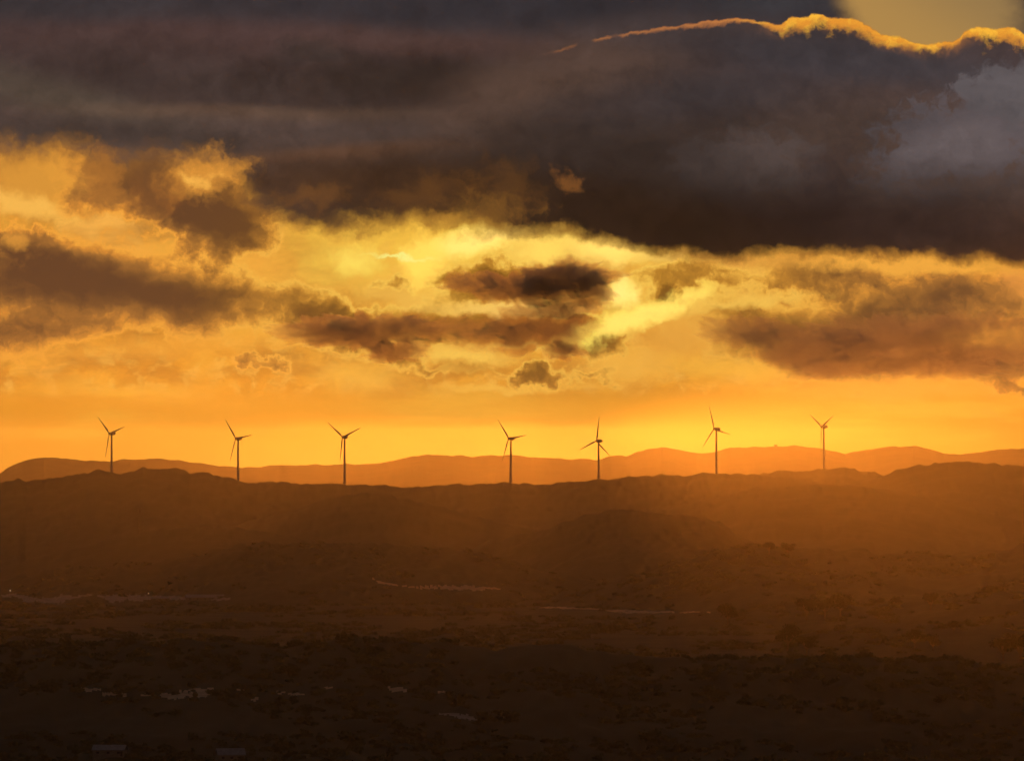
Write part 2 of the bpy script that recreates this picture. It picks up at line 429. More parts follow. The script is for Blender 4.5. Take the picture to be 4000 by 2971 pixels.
rim_c = W.mix(W.smooth(U, 15.4, 17.4), lin((196, 122, 66)), W.mix(W.smooth(fine, 0.36, 0.60), lin((255, 188, 60)), lin((232, 150, 50))))
sky = W.mix(W.math('MULTIPLY', rim, W.smooth(U, 11.5, 17.0, 0.45, 1.0)), sky, rim_c)

# --- all round: the sky model itself, veiled by the same overcast
nish = W.new('ShaderNodeTexSky', sky_type='NISHITA')
nish.sun_disc = False
nish.sun_elevation = SUN_EL
nish.sun_rotation = SUN_AZ
nish.air_density = 1.6
nish.dust_density = 3.0
around = W.mix(1.0, nish.outputs[0], (0.06, 0.06, 0.06, 1), 'MULTIPLY')
overcast = W.ramp(W.noise(tc.outputs['Generated'], 3.0, 5), [(0.35, (0.030, 0.027, 0.026, 1)), (0.7, (0.082, 0.076, 0.082, 1))])
around = W.mix(W.smooth(DZ, 0.0, 0.10, 0.3, 0.85), around, overcast)
away = W.vmath('LENGTH', W.local(P, 11.1, 6.0, 22.0, 14.0))
sky = W.mix(W.smooth(away, 0.75, 1.8), sky, around)
nt.links.new(sky, bg.inputs[0])
bg.inputs[1].default_value = 1.0

sun_d = bpy.data.lights.new('sun', 'SUN')
sun = bpy.data.objects.new('sun', sun_d)
C.objects.link(sun)
sun_d.energy = SUN_E
sun_d.angle = math.radians(0.3)
sun_d.color = (1.0, 0.255, 0.02)
sun.rotation_euler = (math.pi / 2 + SUN_EL, 0, math.pi - SUN_AZ)
sun.rotation_euler = (-(math.pi / 2 - SUN_EL), 0, -SUN_AZ)

scene.view_settings.view_transform = 'Standard'
scene.view_settings.look = 'None'
scene.view_settings.exposure = 0.0
scene.view_settings.gamma = 1.0
scene.render.engine = 'CYCLES'
scene.cycles.use_denoising = True
# ------------------------------------------------------------------ materials
def material(name):
    m = bpy.data.materials.new(name)
    m.use_nodes = True
    m.node_tree.nodes.clear()
    n = Nodes(m.node_tree)
    o = n.new('ShaderNodeOutputMaterial')
    b = n.new('ShaderNodeBsdfPrincipled')
    m.node_tree.links.new(b.outputs[0], o.inputs[0])
    b.inputs['Specular IOR Level'].default_value = 0.15
    return m, n, b


def mat_mottled(name, stops, scale, rough=0.9, detail=5, obj_space=False):
    m, n, b = material(name)
    t = n.new('ShaderNodeTexCoord')
    v = n.noise(t.outputs['Object'], scale, detail, 0.6)
    n.put(b.inputs['Base Color'], n.ramp(v, stops))
    b.inputs['Roughness'].default_value = rough
    return m


def rgb(r, g, b):
    return (r, g, b, 1.0)


M_HEATH = mat_mottled('heath', [(0.35, rgb(0.028, 0.028, 0.016)), (0.5, rgb(0.040, 0.038, 0.022)), (0.68, rgb(0.056, 0.050, 0.030))], 0.012)
M_SCRUB = mat_mottled('scrub ground', [(0.35, rgb(0.028, 0.028, 0.016)), (0.52, rgb(0.042, 0.040, 0.024)), (0.7, rgb(0.060, 0.054, 0.034))], 0.02)
M_SAND = mat_mottled('pale sand', [(0.3, rgb(0.217, 0.166, 0.115)), (0.7, rgb(0.383, 0.299, 0.217))], 0.12)
M_ROAD = mat_mottled('worn asphalt', [(0.3, rgb(0.141, 0.134, 0.128)), (0.7, rgb(0.243, 0.230, 0.230))], 0.15)
M_ROOF = mat_mottled('weathered zinc', [(0.3, rgb(0.107, 0.113, 0.131)), (0.7, rgb(0.167, 0.172, 0.197))], 0.6, 0.5)
M_WALL = mat_mottled('rendered wall', [(0.3, rgb(0.122, 0.108, 0.094)), (0.7, rgb(0.178, 0.159, 0.140))], 0.8)
M_GLASS = mat_mottled('window glass', [(0.3, rgb(0.02, 0.02, 0.025)), (0.7, rgb(0.05, 0.05, 0.06))], 0.5, 0.1)
M_TOWER = mat_mottled('turbine paint', [(0.3, rgb(0.310, 0.310, 0.304)), (0.7, rgb(0.372, 0.372, 0.366))], 0.1, 0.5)
M_STEEL = mat_mottled('weathered steel', [(0.3, rgb(0.035, 0.030, 0.028)), (0.7, rgb(0.060, 0.050, 0.045))], 0.5, 0.5)
M_BARK = mat_mottled('bark', [(0.3, rgb(0.08, 0.06, 0.045)), (0.7, rgb(0.16, 0.12, 0.09))], 1.5)
M_LEAF = mat_mottled('leaves', [(0.35, rgb(0.014, 0.017, 0.008)), (0.5, rgb(0.028, 0.030, 0.014)), (0.68, rgb(0.052, 0.050, 0.025))], 0.35)
M_WOOD = mat_mottled('woodland leaves', [(0.3, rgb(0.043, 0.047, 0.025)), (0.5, rgb(0.068, 0.068, 0.036)), (0.7, rgb(0.101, 0.094, 0.050))], 0.03)


def tag(o, label=None, cat=None, group=None, kind=None):
    for k, v in (('label', label), ('category', cat), ('group', group), ('kind', kind)):
        if v:
            o[k] = v
    return o


def mesh_obj(name, verts, faces, mat, parent=None, smooth=False):
    me = bpy.data.meshes.new(name)
    verts = np.asarray(verts, dtype=np.float32)
    if isinstance(faces, np.ndarray):
        k = faces.shape[1]
        me.vertices.add(len(verts))
        me.vertices.foreach_set('co', verts.ravel())
        me.loops.add(faces.size)
        me.loops.foreach_set('vertex_index', faces.astype(np.int32).ravel())
        me.polygons.add(len(faces))
        me.polygons.foreach_set('loop_start', np.arange(0, faces.size, k, dtype=np.int32))
        me.update(calc_edges=True)
        me.validate()
    else:
        me.from_pydata([tuple(map(float, v)) for v in verts], [], faces)
    if smooth:
        me.polygons.foreach_set('use_smooth', np.ones(len(me.polygons), dtype=bool))
    me.materials.append(mat)
    o = bpy.data.objects.new(name, me)
    C.objects.link(o)
    if parent:
        o.parent = parent
    return o


def empty(name, loc, rz=0.0):
    o = bpy.data.objects.new(name, None)
    C.objects.link(o)
    o.location = loc
    o.rotation_euler = (0, 0, rz)
    return o


# ------------------------------------------------------------------ smooth noise for the ground
_perm = rng.permutation(512)
_grad = rng.random(512) * 2 - 1


def vnoise(x, y):
    xi, yi = np.floor(x).astype(int), np.floor(y).astype(int)
    fx, fy = x - xi, y - yi
    fx, fy = fx * fx * (3 - 2 * fx), fy * fy * (3 - 2 * fy)
    h = lambda a, b: _grad[_perm[(_perm[a & 511] + b) & 511]]
    return (h(xi, yi) * (1 - fx) + h(xi + 1, yi) * fx) * (1 - fy) + (h(xi, yi + 1) * (1 - fx) + h(xi + 1, yi + 1) * fx) * fy


def fbm(x, y, octaves=4, gain=0.5):
    s, a, t = 0.0, 1.0, 0.0
    for k in range(octaves):
        s = s + a * vnoise(x * 2 ** k + 17.3 * k, y * 2 ** k - 9.1 * k)
        t += a
        a *= gain
    return s / t


# ------------------------------------------------------------------ terrain
# Each hill: crest distance, crest outline, slopes on the near and the far side
# (metres of fall per metre), roundness of the crest, roughness of its cover.
RIDGE = [(-1500, 1900), (-600, 1866), (-200, 1890), (0, 1883), (76, 1870), (101, 1879), (164, 1868), (252, 1863), (346, 1844), (384, 1838), (428, 1843), (472, 1853),
         (504, 1843), (535, 1830), (560, 1824), (579, 1829), (630, 1830), (692, 1828), (718, 1835), (743, 1847), (793, 1844), (843, 1853),
         (881, 1863), (925, 1874), (982, 1885), (1007, 1888), (1070, 1883), (1133, 1887), (1227, 1890), (1272, 1886), (1341, 1890),
         (1459, 1892), (1548, 1900), (1605, 1901), (1706, 1899), (1787, 1894), (1868, 1893), (1945, 1884), (1993, 1883), (2034, 1886),
         (2100, 1889), (2192, 1885), (2262, 1876), (2332, 1872), (2381, 1870), (2424, 1862), (2488, 1859), (2618, 1854), (2683, 1859),
         (2748, 1851), (2796, 1854), (2866, 1853), (2899, 1850), (2985, 1857), (3050, 1861), (3110, 1866), (3300, 1890), (3700, 1930), (5600, 1940)]
FARHILL = [(-1500, 1800), (-600, 1780), (-250, 1800), (-60, 1866), (0, 1850), (25, 1830), (57, 1813), (94, 1800), (171, 1786), (270, 1793), (414, 1799), (522, 1791), (612, 1790), (719, 1799),
           (827, 1817), (935, 1826), (1079, 1817), (1223, 1812), (1382, 1814), (1483, 1808), (1544, 1797), (1605, 1785), (1665, 1776),
           (1726, 1775), (1787, 1777), (1847, 1784), (1908, 1779), (1969, 1777), (2042, 1783), (2154, 1786), (2208, 1791), (2278, 1791),
           (2332, 1794), (2370, 1783), (2445, 1779), (2478, 1766), (2521, 1755), (2586, 1747), (2618, 1752), (2672, 1762), (2747, 1767),
           (2801, 1763), (2855, 1752), (2936, 1744), (3006, 1743), (3109, 1740), (3163, 1747), (3233, 1758), (3300, 1770), (3363, 1759),
           (3471, 1748), (3570, 1741), (3633, 1754), (3687, 1772), (3759, 1773), (3831, 1766), (3939, 1754), (4000, 1750), (4400, 1746), (5600, 1790)]
HILLS = {
    'wind_ridge': dict(r=12000, y=RIDGE, near=0.085, far=0.17, round=25, bump=0.9),
    'back_ridge': dict(r=12700, y=[(2700, 1900), (2963, 1853), (3017, 1841), (3060, 1838), (3098, 1841), (3179, 1839), (3201, 1835), (3239, 1836), (3300, 1828), (3345, 1836),
                                   (3417, 1846), (3470, 1858), (3600, 1880), (4000, 1900)], near=0.08, far=0.14, round=20, bump=0.9),
    'right_hill': dict(r=11500, y=[(3300, 1905), (3400, 1872), (3462, 1855), (3507, 1838), (3597, 1817), (3705, 1806), (3777, 1804), (3885, 1808), (3939, 1817), (4000, 1821),
                                   (4300, 1850), (4900, 1830), (5600, 1860)], near=0.09, far=0.15, round=30, bump=0.8),
    'spur_hill': dict(r=10300, y=[(2700, 1965), (2800, 1945), (2882, 1922), (2940, 1908), (2985, 1901), (3050, 1901), (3168, 1894), (3233, 1895), (3300, 1894), (3400, 1900), (3500, 1915),
                                  (3620, 1945), (3800, 1990)], near=0.09, far=0.12, round=20, bump=0.8),
    'round_hill': dict(r=10700, y=[(1150, 1990), (1321, 1938), (1427, 1924), (1483, 1926), (1544, 1938), (1640, 1958), (1800, 2000)], near=0.1, far=0.12, round=20, bump=0.7),
    'low_spur': dict(r=9900, y=[(300, 2140), (480, 2098), (566, 2080), (692, 2058), (787, 2055), (900, 2062), (1100, 2090), (1300, 2130)], near=0.09, far=0.11, round=20, bump=0.8),
    'middle_hill': dict(r=9000, y=[(2150, 2060), (2300, 2010), (2428, 1990), (2600, 2007), (2682, 2016), (2757, 2022), (2808, 2038), (2852, 2063), (2920, 2110), (3050, 2170)],
                        near=0.09, far=0.11, round=20, bump=0.8),
    'wooded_hill': dict(r=8200, y=[(-1500, 2240), (-300, 2262), (60, 2262), (157, 2240), (270, 2215), (378, 2210), (600, 2200), (780, 2165), (913, 2134), (1039, 2121), (1400, 2122), (1590, 2128),
                                   (1745, 2142), (1888, 2167), (2032, 2203), (2158, 2235), (2300, 2265), (2500, 2300)], near=0.075, far=0.11, round=25, bump=1.0),
    'right_wood_hill': dict(r=7500, y=[(2500, 2240), (2700, 2178), (2820, 2148), (2883, 2137), (2978, 2133), (3040, 2136), (3135, 2143), (3229, 2148), (3355, 2141), (3393, 2147), (3443, 2167),
                                       (3544, 2156), (3632, 2167), (3733, 2164), (3827, 2150), (3922, 2148), (4000, 2130), (4400, 2110), (5600, 2150)], near=0.075, far=0.1, round=15, bump=0.8),
    'tree_rise': dict(r=6100, y=[(2600, 2400), (2789, 2385), (2978, 2382), (3110, 2376), (3229, 2362), (3343, 2360), (3418, 2356), (3513, 2358), (3620, 2344), (3733, 2330), (3827, 2318), (3890, 2308), (4000, 2312),
                                 (4500, 2300), (5600, 2330)], near=0.05, far=0.06, round=8, bump=0.5),
    'low_rise': dict(r=5300, y=[(3150, 2475), (3355, 2446), (3531, 2440), (3733, 2438), (3827, 2440), (3890, 2448), (3953, 2464), (4000, 2468), (4500, 2460), (5600, 2470)], near=0.05, far=0.06, round=8, bump=0.5),
    'near_hill': dict(r=4000, y=[(-1500, 2500), (0, 2530), (400, 2512), (700, 2505), (1100, 2520), (1400, 2500), (1650, 2504), (1900, 2530), (2050, 2524), (2250, 2535), (2400, 2562), (2700, 2574),
                                 (2850, 2566), (3050, 2574), (3300, 2576), (3450, 2568), (3600, 2571), (3700, 2580), (3800, 2598), (3890, 2614), (3960, 2600), (4100, 2590), (5600, 2560)], near=0.085, far=0.1, round=15, bump=0.8),
}
NAMES = list(HILLS)

R_ROWS = np.concatenate([np.array([0., 120, 300, 600, 1000, 1600, 2300, 2900]), np.arange(3300, 4100, 5.), np.arange(4100, 5200, 20.), np.arange(5200, 9200, 12.), np.arange(9200, 13800, 30.), np.arange(13800, 14600, 100.)])
X_COLS = np.concatenate([np.arange(-1400, -60, 20.), np.arange(-60, 4060, 5.), np.arange(4060, 5420, 20.)])
BASE_R = [0, 120, 300, 600, 1000, 1600, 2300, 3000, 3600, 4800, 5500, 6500, 7500, 8300, 9000, 9800, 11000, 13000, 15000]
BASE_Z = [178.2, 172, 150, 110, 75, 48, 30, 22, 24, 62, 66, 60, 53, 48, 47, 46, 40, 20, 5]


def profile(h, x):
    return np.interp(x, [p[0] for p in h['y']], [p[1] for p in h['y']])


def heights(x, r):
    """terrain height and which hill it belongs to, at bearing x and distance r"""
    wx, wy = x_at(x, r), r
    base = np.interp(r, BASE_R, BASE_Z) + 3.0 * fbm(wx / 600.0, wy / 600.0, 3) * np.clip(r / 3000.0, 0, 1)
    best, which = base, np.full(np.shape(base), -1)
    for k, nm in enumerate(NAMES):
        h = HILLS[nm]
        zc = z_at(profile(h, x), h['r'])
        xs = [p[0] for p in h['y']]
        dr = r - h['r']
        rr = h['round']
        fall = np.where(dr < 0, h['near'], h['far']) * (np.sqrt(dr * dr + rr * rr) - rr)
        out_x = np.maximum(np.maximum(xs[0] - x, x - xs[-1]), 0) * ANG * h['r']
        z = zc - fall - out_x * 0.25
        gully = fbm(wx / 260.0 + k * 31, wy / 420.0, 4) * np.clip(np.abs(dr) / 250.0, 0, 1) * 14.0
        z = z + gully * 0.6
        # leafy cover: shrubs a few metres high, so that no outline is smooth
        z = z + h['bump'] * (3.6 * fbm(wx / 11.0 + k * 7, wy / 60.0, 2) + 2.4 * np.abs(fbm(wx / 26.0, wy / 90.0 + k, 3)))
        which = np.where(z > best, k, which)
        best = np.maximum(z, best)
    return best, which


XX, RR = np.meshgrid(X_COLS, R_ROWS)
ZZ, WW = heights(XX, RR)
PTS = np.stack([x_at(XX, RR), RR, ZZ], -1).reshape(-1, 3)
nR, nX = XX.shape
ii = (np.arange(nR - 1)[:, None] * nX + np.arange(nX - 1)[None, :]).ravel()
QUADS = np.stack([ii, ii + 1, ii + nX + 1, ii + nX], -1)
owner = WW.reshape(-1)[QUADS]
owner = np.sort(owner, axis=1)[:, 1]
LAND_LABEL = {
    'wind_ridge': 'long dark heath ridge that carries most of the turbines',
    'back_ridge': 'short ridge behind, carrying the turbine farthest right',
    'right_hill': 'dark rounded hill at the right end of the skyline',
    'spur_hill': 'hazy orange lit spur below the two right-hand turbines',
    'round_hill': 'faint round knoll in the brown slope below the third turbine',
    'low_spur': 'faint brown spur beside the lattice mast',
    'middle_hill': 'brown hill at the left edge of the orange light shaft',
    'wooded_hill': 'broad dark wooded hill above the pale road strip',
    'right_wood_hill': 'orange lit wooded rise with two taller crowns on top',
    'tree_rise': 'gentle rise under the row of tall bushy trees at right',
    'low_rise': 'low scrub rise in front of the row of trees at right',
    'near_hill': 'nearest black scrub hill along the bottom of the view',
}


def tidy(name, faces, mat):
    used, inv = np.unique(faces, return_inverse=True)
    return mesh_obj(name, PTS[used], inv.reshape(faces.shape), mat, smooth=True)


# pale tracks, clearings and yards: the patches of the terrain they cover
YY = HORIZON + (EYE - ZZ) / np.maximum(ANG * RR, 1e-6)
low_y = np.minimum.accumulate(YY, axis=0)
seen = YY <= low_y + 12.0
wobx = 14 * fbm(XX / 40.0, RR / 120.0, 3)
woby = 5.0 * fbm(XX / 34.0 + 9, RR / 150.0, 3) + 4.0 * fbm(XX / 9.0, RR / 60.0 + 5, 2)
PX, PY = XX + wobx, YY + woby
_fray = rng.random(XX.shape)


def patch_mask(pts):
    xs = [p[0] for p in pts]
    mid = np.interp(PX, xs, [p[1] for p in pts])
    half = np.interp(PX, xs, [p[2] for p in pts])
    half = half * (0.55 + 0.9 * _fray)
    return (np.abs(PY - mid) < half) & (PX > xs[0]) & (PX < xs[-1]) & seen & (RR > 3300)


PATCHES = [
    ('track', M_SAND, 'pale curving sand track across the middle slope', [[(1455, 2258, 3), (1475, 2270, 5), (1560, 2288, 4), (1640, 2292, 7), (1760, 2295, 9), (1880, 2295, 8), (1960, 2298, 3)]]),
    ('track', M_SAND, 'thin pale track right of centre, below the curving one', [[(2100, 2371, 2), (2200, 2372, 4), (2330, 2376, 3), (2400, 2386, 5), (2520, 2389, 6), (2640, 2388, 4)], [(2655, 2390, 3), (2720, 2390, 4), (2790, 2392, 2)]]),
    ('yard', M_ROAD, 'grey yard and road strip at the far left of the valley', [[(-60, 2322, 7), (60, 2322, 6), (100, 2336, 14), (150, 2340, 10), (230, 2345, 14), (260, 2332, 12), (330, 2323, 4), (400, 2326, 6), (440, 2338, 16), (560, 2333, 9), (700, 2335, 9), (900, 2338, 5)]]),
    ('clearing', M_SAND, 'ragged sandy clearing on the near dark hill, lower left', [[(310, 2682, 2), (340, 2690, 8), (400, 2694, 4)], [(400, 2708, 7), (480, 2712, 9), (500, 2716, 5)], [(540, 2714, 2), (570, 2710, 7), (625, 2714, 4), (660, 2718, 14), (740, 2710, 12), (760, 2708, 8)], [(770, 2710, 16), (820, 2696, 16), (835, 2690, 8)], [(690, 2698, 2), (760, 2690, 4), (830, 2688, 3)]]),
    ('clearing', M_SAND, 'small sandy scrapes right of the ragged clearing', [[(900, 2684, 2), (950, 2690, 7), (960, 2694, 4)], [(980, 2730, 8), (1010, 2730, 7)], [(1085, 2706, 8), (1120, 2704, 4), (1160, 2712, 7), (1190, 2714, 4)], [(1262, 2684, 7), (1300, 2684, 5)]]),
    ('clearing', M_SAND, 'faint sandy patch left of the bottom centre', [[(1505, 2688, 5), (1540, 2690, 13), (1590, 2694, 8)], [(1705, 2700, 4), (1740, 2702, 5)]]),
    ('clearing', M_ROAD, 'grey sloping patch at the bottom centre', [[(1708, 2788, 4), (1760, 2786, 7), (1800, 2794, 10), (1850, 2806, 8), (1890, 2814, 3)]]),
    ('clearing', M_SAND, 'pale patch at the right edge beside the big dark tree', [[(3930, 2452, 2), (3965, 2456, 5), (4050, 2456, 5)]]),
]
pid = np.full(XX.shape, -1)
for k, (_, _, _, spans) in enumerate(PATCHES):
    for sp in spans:
        pid[patch_mask(sp)] = k
pown = np.sort(pid.reshape(-1)[QUADS], axis=1)[:, 1]
for k, (nm, mt, lb, _) in enumerate(PATCHES):
    f = QUADS[pown == k]
    if len(f):
        tag(tidy(nm, f, mt), lb, nm, kind='structure')
owner = np.where(pown >= 0, -9, owner)

g = tidy('ground', QUADS[owner == -1], M_SCRUB)
tag(g, 'dark scrubby valley floor below the hills', 'ground', kind='structure')
for k, nm in enumerate(NAMES):
    f = QUADS[owner == k]
    if len(f):
        tag(tidy('hill', f, M_HEATH), LAND_LABEL[nm], 'hill', kind='structure')

# the plain beyond the ridge and the far range, 21 km away
pl = mesh_obj('ground', [(-9000, 14500, 5), (9000, 14500, 5), (9500, 25000, 0), (-9500, 25000, 0)], [(0, 1, 2, 3)], M_SCRUB)
tag(pl, 'dim plain between the ridge and the far hills', 'ground', kind='structure')
FR = 21000.0
fr_rows = np.arange(-2400, 2600, 200.)
fr_rows = np.sort(np.concatenate([fr_rows, [-60., -25, 25, 60]]))
fr_cols = np.arange(-1400, 5420, 4.)
FX, FD = np.meshgrid(fr_cols, fr_rows)
fz = z_at(np.interp(FX, [p[0] for p in FARHILL], [p[1] for p in FARHILL]), FR)
wx = x_at(FX, FR)
fz = fz + 3.0 * fbm(wx / 24.0, FD / 500.0, 2) + 6 * fbm(wx / 90.0, FD / 300.0 + 5, 3) * np.clip(np.abs(FD) / 100, 0.2, 1)
dip = 0.09 * (np.sqrt(FD * FD + 150.0 ** 2) - 150.0)
fz = np.maximum(fz - dip + 10 * fbm(wx / 700.0, FD / 600.0, 3) * np.clip(np.abs(FD) / 600, 0, 1), -2.0)
fpts = np.stack([x_at(FX, FR + FD), FR + FD, fz], -1).reshape(-1, 3)
a, b = FX.shape
ii = (np.arange(a - 1)[:, None] * b + np.arange(b - 1)[None, :]).ravel()
fh = mesh_obj('hills', fpts, np.stack([ii, ii + 1, ii + b + 1, ii + b], -1), M_HEATH, smooth=True)
tag(fh, 'far golden range of hills fading into the sunset haze', 'hills', kind='structure')


def ground_z(x, r):
    z, _ = heights(np.array([[float(x)]]), np.array([[float(r)]]))
    return float(z[0, 0])


# ------------------------------------------------------------------ mesh helpers
def lathe(prof, seg=20, axis='z'):
    """prof: (radius, height) pairs turned round the axis, closed at both ends"""
    v, f = [], []
    for (r, h) in prof:
        for k in range(seg):
            a = 2 * math.pi * k / seg
            p = (r * math.cos(a), r * math.sin(a), h)
            v.append(p if axis == 'z' else (p[0], p[2], p[1]))
    n = len(prof)
    for j in range(n - 1):
        for k in range(seg):
            q = (j * seg + k, j * seg + (k + 1) % seg, (j + 1) * seg + (k + 1) % seg, (j + 1) * seg + k)
            f.append(q if axis == 'z' else q[::-1])
    f.append(tuple(range(seg))[::-1] if axis == 'z' else tuple(range(seg)))
    f.append(tuple(range((n - 1) * seg, n * seg)) if axis == 'z' else tuple(range((n - 1) * seg, n * seg))[::-1])
    return v, f


def tube(pts, rad, seg=7):
    v, f = [], []
    pts = [np.array(p, float) for p in pts]
    for j, p in enumerate(pts):
        d = pts[min(j + 1, len(pts) - 1)] - pts[max(j - 1, 0)]
        d /= np.linalg.norm(d) + 1e-9
        s = np.cross(d, (0.31, 0.95, 0.05))
        s /= np.linalg.norm(s) + 1e-9
        t = np.cross(d, s)
        for k in range(seg):
            a = 2 * math.pi * k / seg
            v.append(p + rad[j] * (math.cos(a) * s + math.sin(a) * t))
    for j in range(len(pts) - 1):
        for k in range(seg):
            f.append((j * seg + k, j * seg + (k + 1) % seg, (j + 1) * seg + (k + 1) % seg, (j + 1) * seg + k))
    f.append(tuple(range(seg))[::-1])
    f.append(tuple(range((len(pts) - 1) * seg, len(pts) * seg)))
    return v, f


def join(parts):
    v, f = [], []
    for pv, pf in parts:
        o = len(v)
        v += list(pv)
        f += [tuple(i + o for i in q) for q in pf]
    return v, f


def box(x0, x1, y0, y1, z0, z1):
    v = [(x0, y0, z0), (x1, y0, z0), (x1, y1, z0), (x0, y1, z0), (x0, y0, z1), (x1, y0, z1), (x1, y1, z1), (x0, y1, z1)]
    return v, [(3, 2, 1, 0), (4, 5, 6, 7), (0, 1, 5, 4), (1, 2, 6, 5), (2, 3, 7, 6), (3, 0, 4, 7)]


def copy_tree(o, parent=None):
    c = o.copy()
    C.objects.link(c)
    c.parent = parent
    for ch in list(o.children):
        copy_tree(ch, c)
    return c


# ------------------------------------------------------------------ wind turbines
HUB_H, OVER, BLADE = 66.0, 4.4, 35.0


def blade_mesh():
    v, f = [], []
    seg = 12
    st = [(0.7, 1.15, 1.0, 0), (2.2, 1.25, 1.0, 4), (4.2, 1.9, 0.55, 16), (6.5, 2.75, 0.32, 17), (9.0, 2.75, 0.26, 13), (13, 2.3, 0.22, 9), (18, 1.85, 0.19, 6),
          (24, 1.4, 0.17, 3), (30, 1.0, 0.15, 1), (33.6, 0.66, 0.14, 0), (34.7, 0.36, 0.14, 0), (BLADE, 0.12, 0.2, 0)]
    for (z, ch, th, tw) in st:
        for k in range(seg):
            a = 2 * math.pi * k / seg
            x = 0.5 * ch * math.cos(a)
            y = 0.5 * ch * th * math.sin(a) * (1.0 if th > 0.9 else (0.65 + 0.35 * math.cos(a)) * 1.2)
            x += 0.22 * (ch - 1.15) if z < 32 else 0.0
            ct, s2 = math.cos(math.radians(tw)), math.sin(math.radians(tw))
            v.append((x * ct - y * s2, x * s2 + y * ct, z))
    n = len(st)
    for j in range(n - 1):
        for k in range(seg):
            f.append((j * seg + k, j * seg + (k + 1) % seg, (j + 1) * seg + (k + 1) % seg, (j + 1) * seg + k))
    f.append(tuple(range(seg))[::-1])
    f.append(tuple(range((n - 1) * seg, n * seg)))
    return v, f


def make_turbine():
    root = empty('wind_turbine', (0, 0, 0))
    v, f = lathe([(2.05, -10.0), (2.0, 0.0), (1.95, 3), (1.7, 22), (1.4, 44), (1.12, 63.2), (1.2, 63.4), (1.2, 64.0)], 24)
    tw = mesh_obj('tower', v, f, M_TOWER, root, True)
    v, f = join([box(-0.55, 0.55, -2.16, -1.9, 0.6, 2.9)])
    mesh_obj('door', v, f, M_STEEL, tw)
    # egg-shaped nacelle along the rotor axis (local -Y is upwind)
    v, f = lathe([(0.9, -2.7), (2.1, -2.5), (2.5, -1.6), (2.72, 0.2), (2.62, 2.4), (2.25, 4.6), (1.6, 6.3), (0.8, 7.2), (0.15, 7.5)], 20, 'y')
    na = mesh_obj('nacelle', [(p[0], p[1], p[2] + HUB_H) for p in v], f, M_TOWER, root, True)
    v, f = tube([(0, 5.2, HUB_H + 2.0), (0, 5.2, HUB_H + 4.3)], [0.06, 0.05])
    v2, f2 = tube([(-0.6, 5.2, HUB_H + 4.2), (0.6, 5.2, HUB_H + 4.2)], [0.05, 0.05])
    mesh_obj('wind_vane', *join([(v, f), (v2, f2)]), M_STEEL, na)
    v, f = lathe([(0.1, -6.1), (0.8, -5.9), (1.4, -5.2), (1.7, -4.3), (1.7, -3.2), (1.2, -2.75)], 20, 'y')
    mesh_obj('hub', [(p[0], p[1], p[2] + HUB_H) for p in v], f, M_TOWER, root, True)
    bv, bf = blade_mesh()
    first = mesh_obj('blade', bv, bf, M_TOWER, root, True)
    for k in range(3):
        bl = first if k == 0 else first.copy()
        if k:
            C.objects.link(bl)
            bl.parent = root
        bl.location = (0, -OVER, HUB_H)
    return root


TURBINES = [  # hub bearing, hub height in view, blade phase, yaw, distance, label
    (427.3, 1692.5, -46, 46, 'leftmost wind turbine, its base hidden by the brow left of the rocky hump'),
    (921.0, 1712.5, -39, 46, 'wind turbine on the falling slope right of the rocky hump'),
    (1338.5, 1706.5, -52, 37, 'wind turbine with two blades in a wide V on the flat ridge'),
    (1987.0, 1712.6, -38, 44, 'wind turbine at the centre of the row, left of the tripod-like one'),
    (2329.7, 1721.5, 9, 44, 'wind turbine with one blade straight up and two spread below like a tripod'),
    (2789.0, 1675.0, -17, 48, 'tallest standing wind turbine, one blade leaning up left and one pointing right'),
    (3208.3, 1665.7, -58, 56, 'rightmost wind turbine with blades in a narrow Y, on the hazy back ridge'),
]
tproto = make_turbine()
for i, (hx, hy, ph, yaw, lab) in enumerate(TURBINES):
    t = tproto if i == 0 else copy_tree(tproto)
    crest = HILLS['back_ridge' if i == 6 else 'wind_ridge']['r']
    hub_x = hx + OVER * math.sin(math.radians(yaw)) / (ANG * crest)
    r = crest + 30.0
    for _ in range(40):     # walk down the lee side until the hub stands at its height
        need = z_at(hy, r) - HUB_H
        if ground_z(hub_x, r) <= need + 1.5 or r > crest + 220:
            break
        r += 6.0
    t.location = (x_at(hub_x, r), r, z_at(hy, r) - HUB_H)
    t.rotation_euler = (0, 0, math.radians(-yaw))
    tag(t, lab, 'wind turbine', 'wind turbines along the ridge')
    for k, bl in enumerate([c for c in t.children if c.name.startswith('blade')]):
        bl.rotation_euler = (0, math.radians(ph + 120 * k), 0)


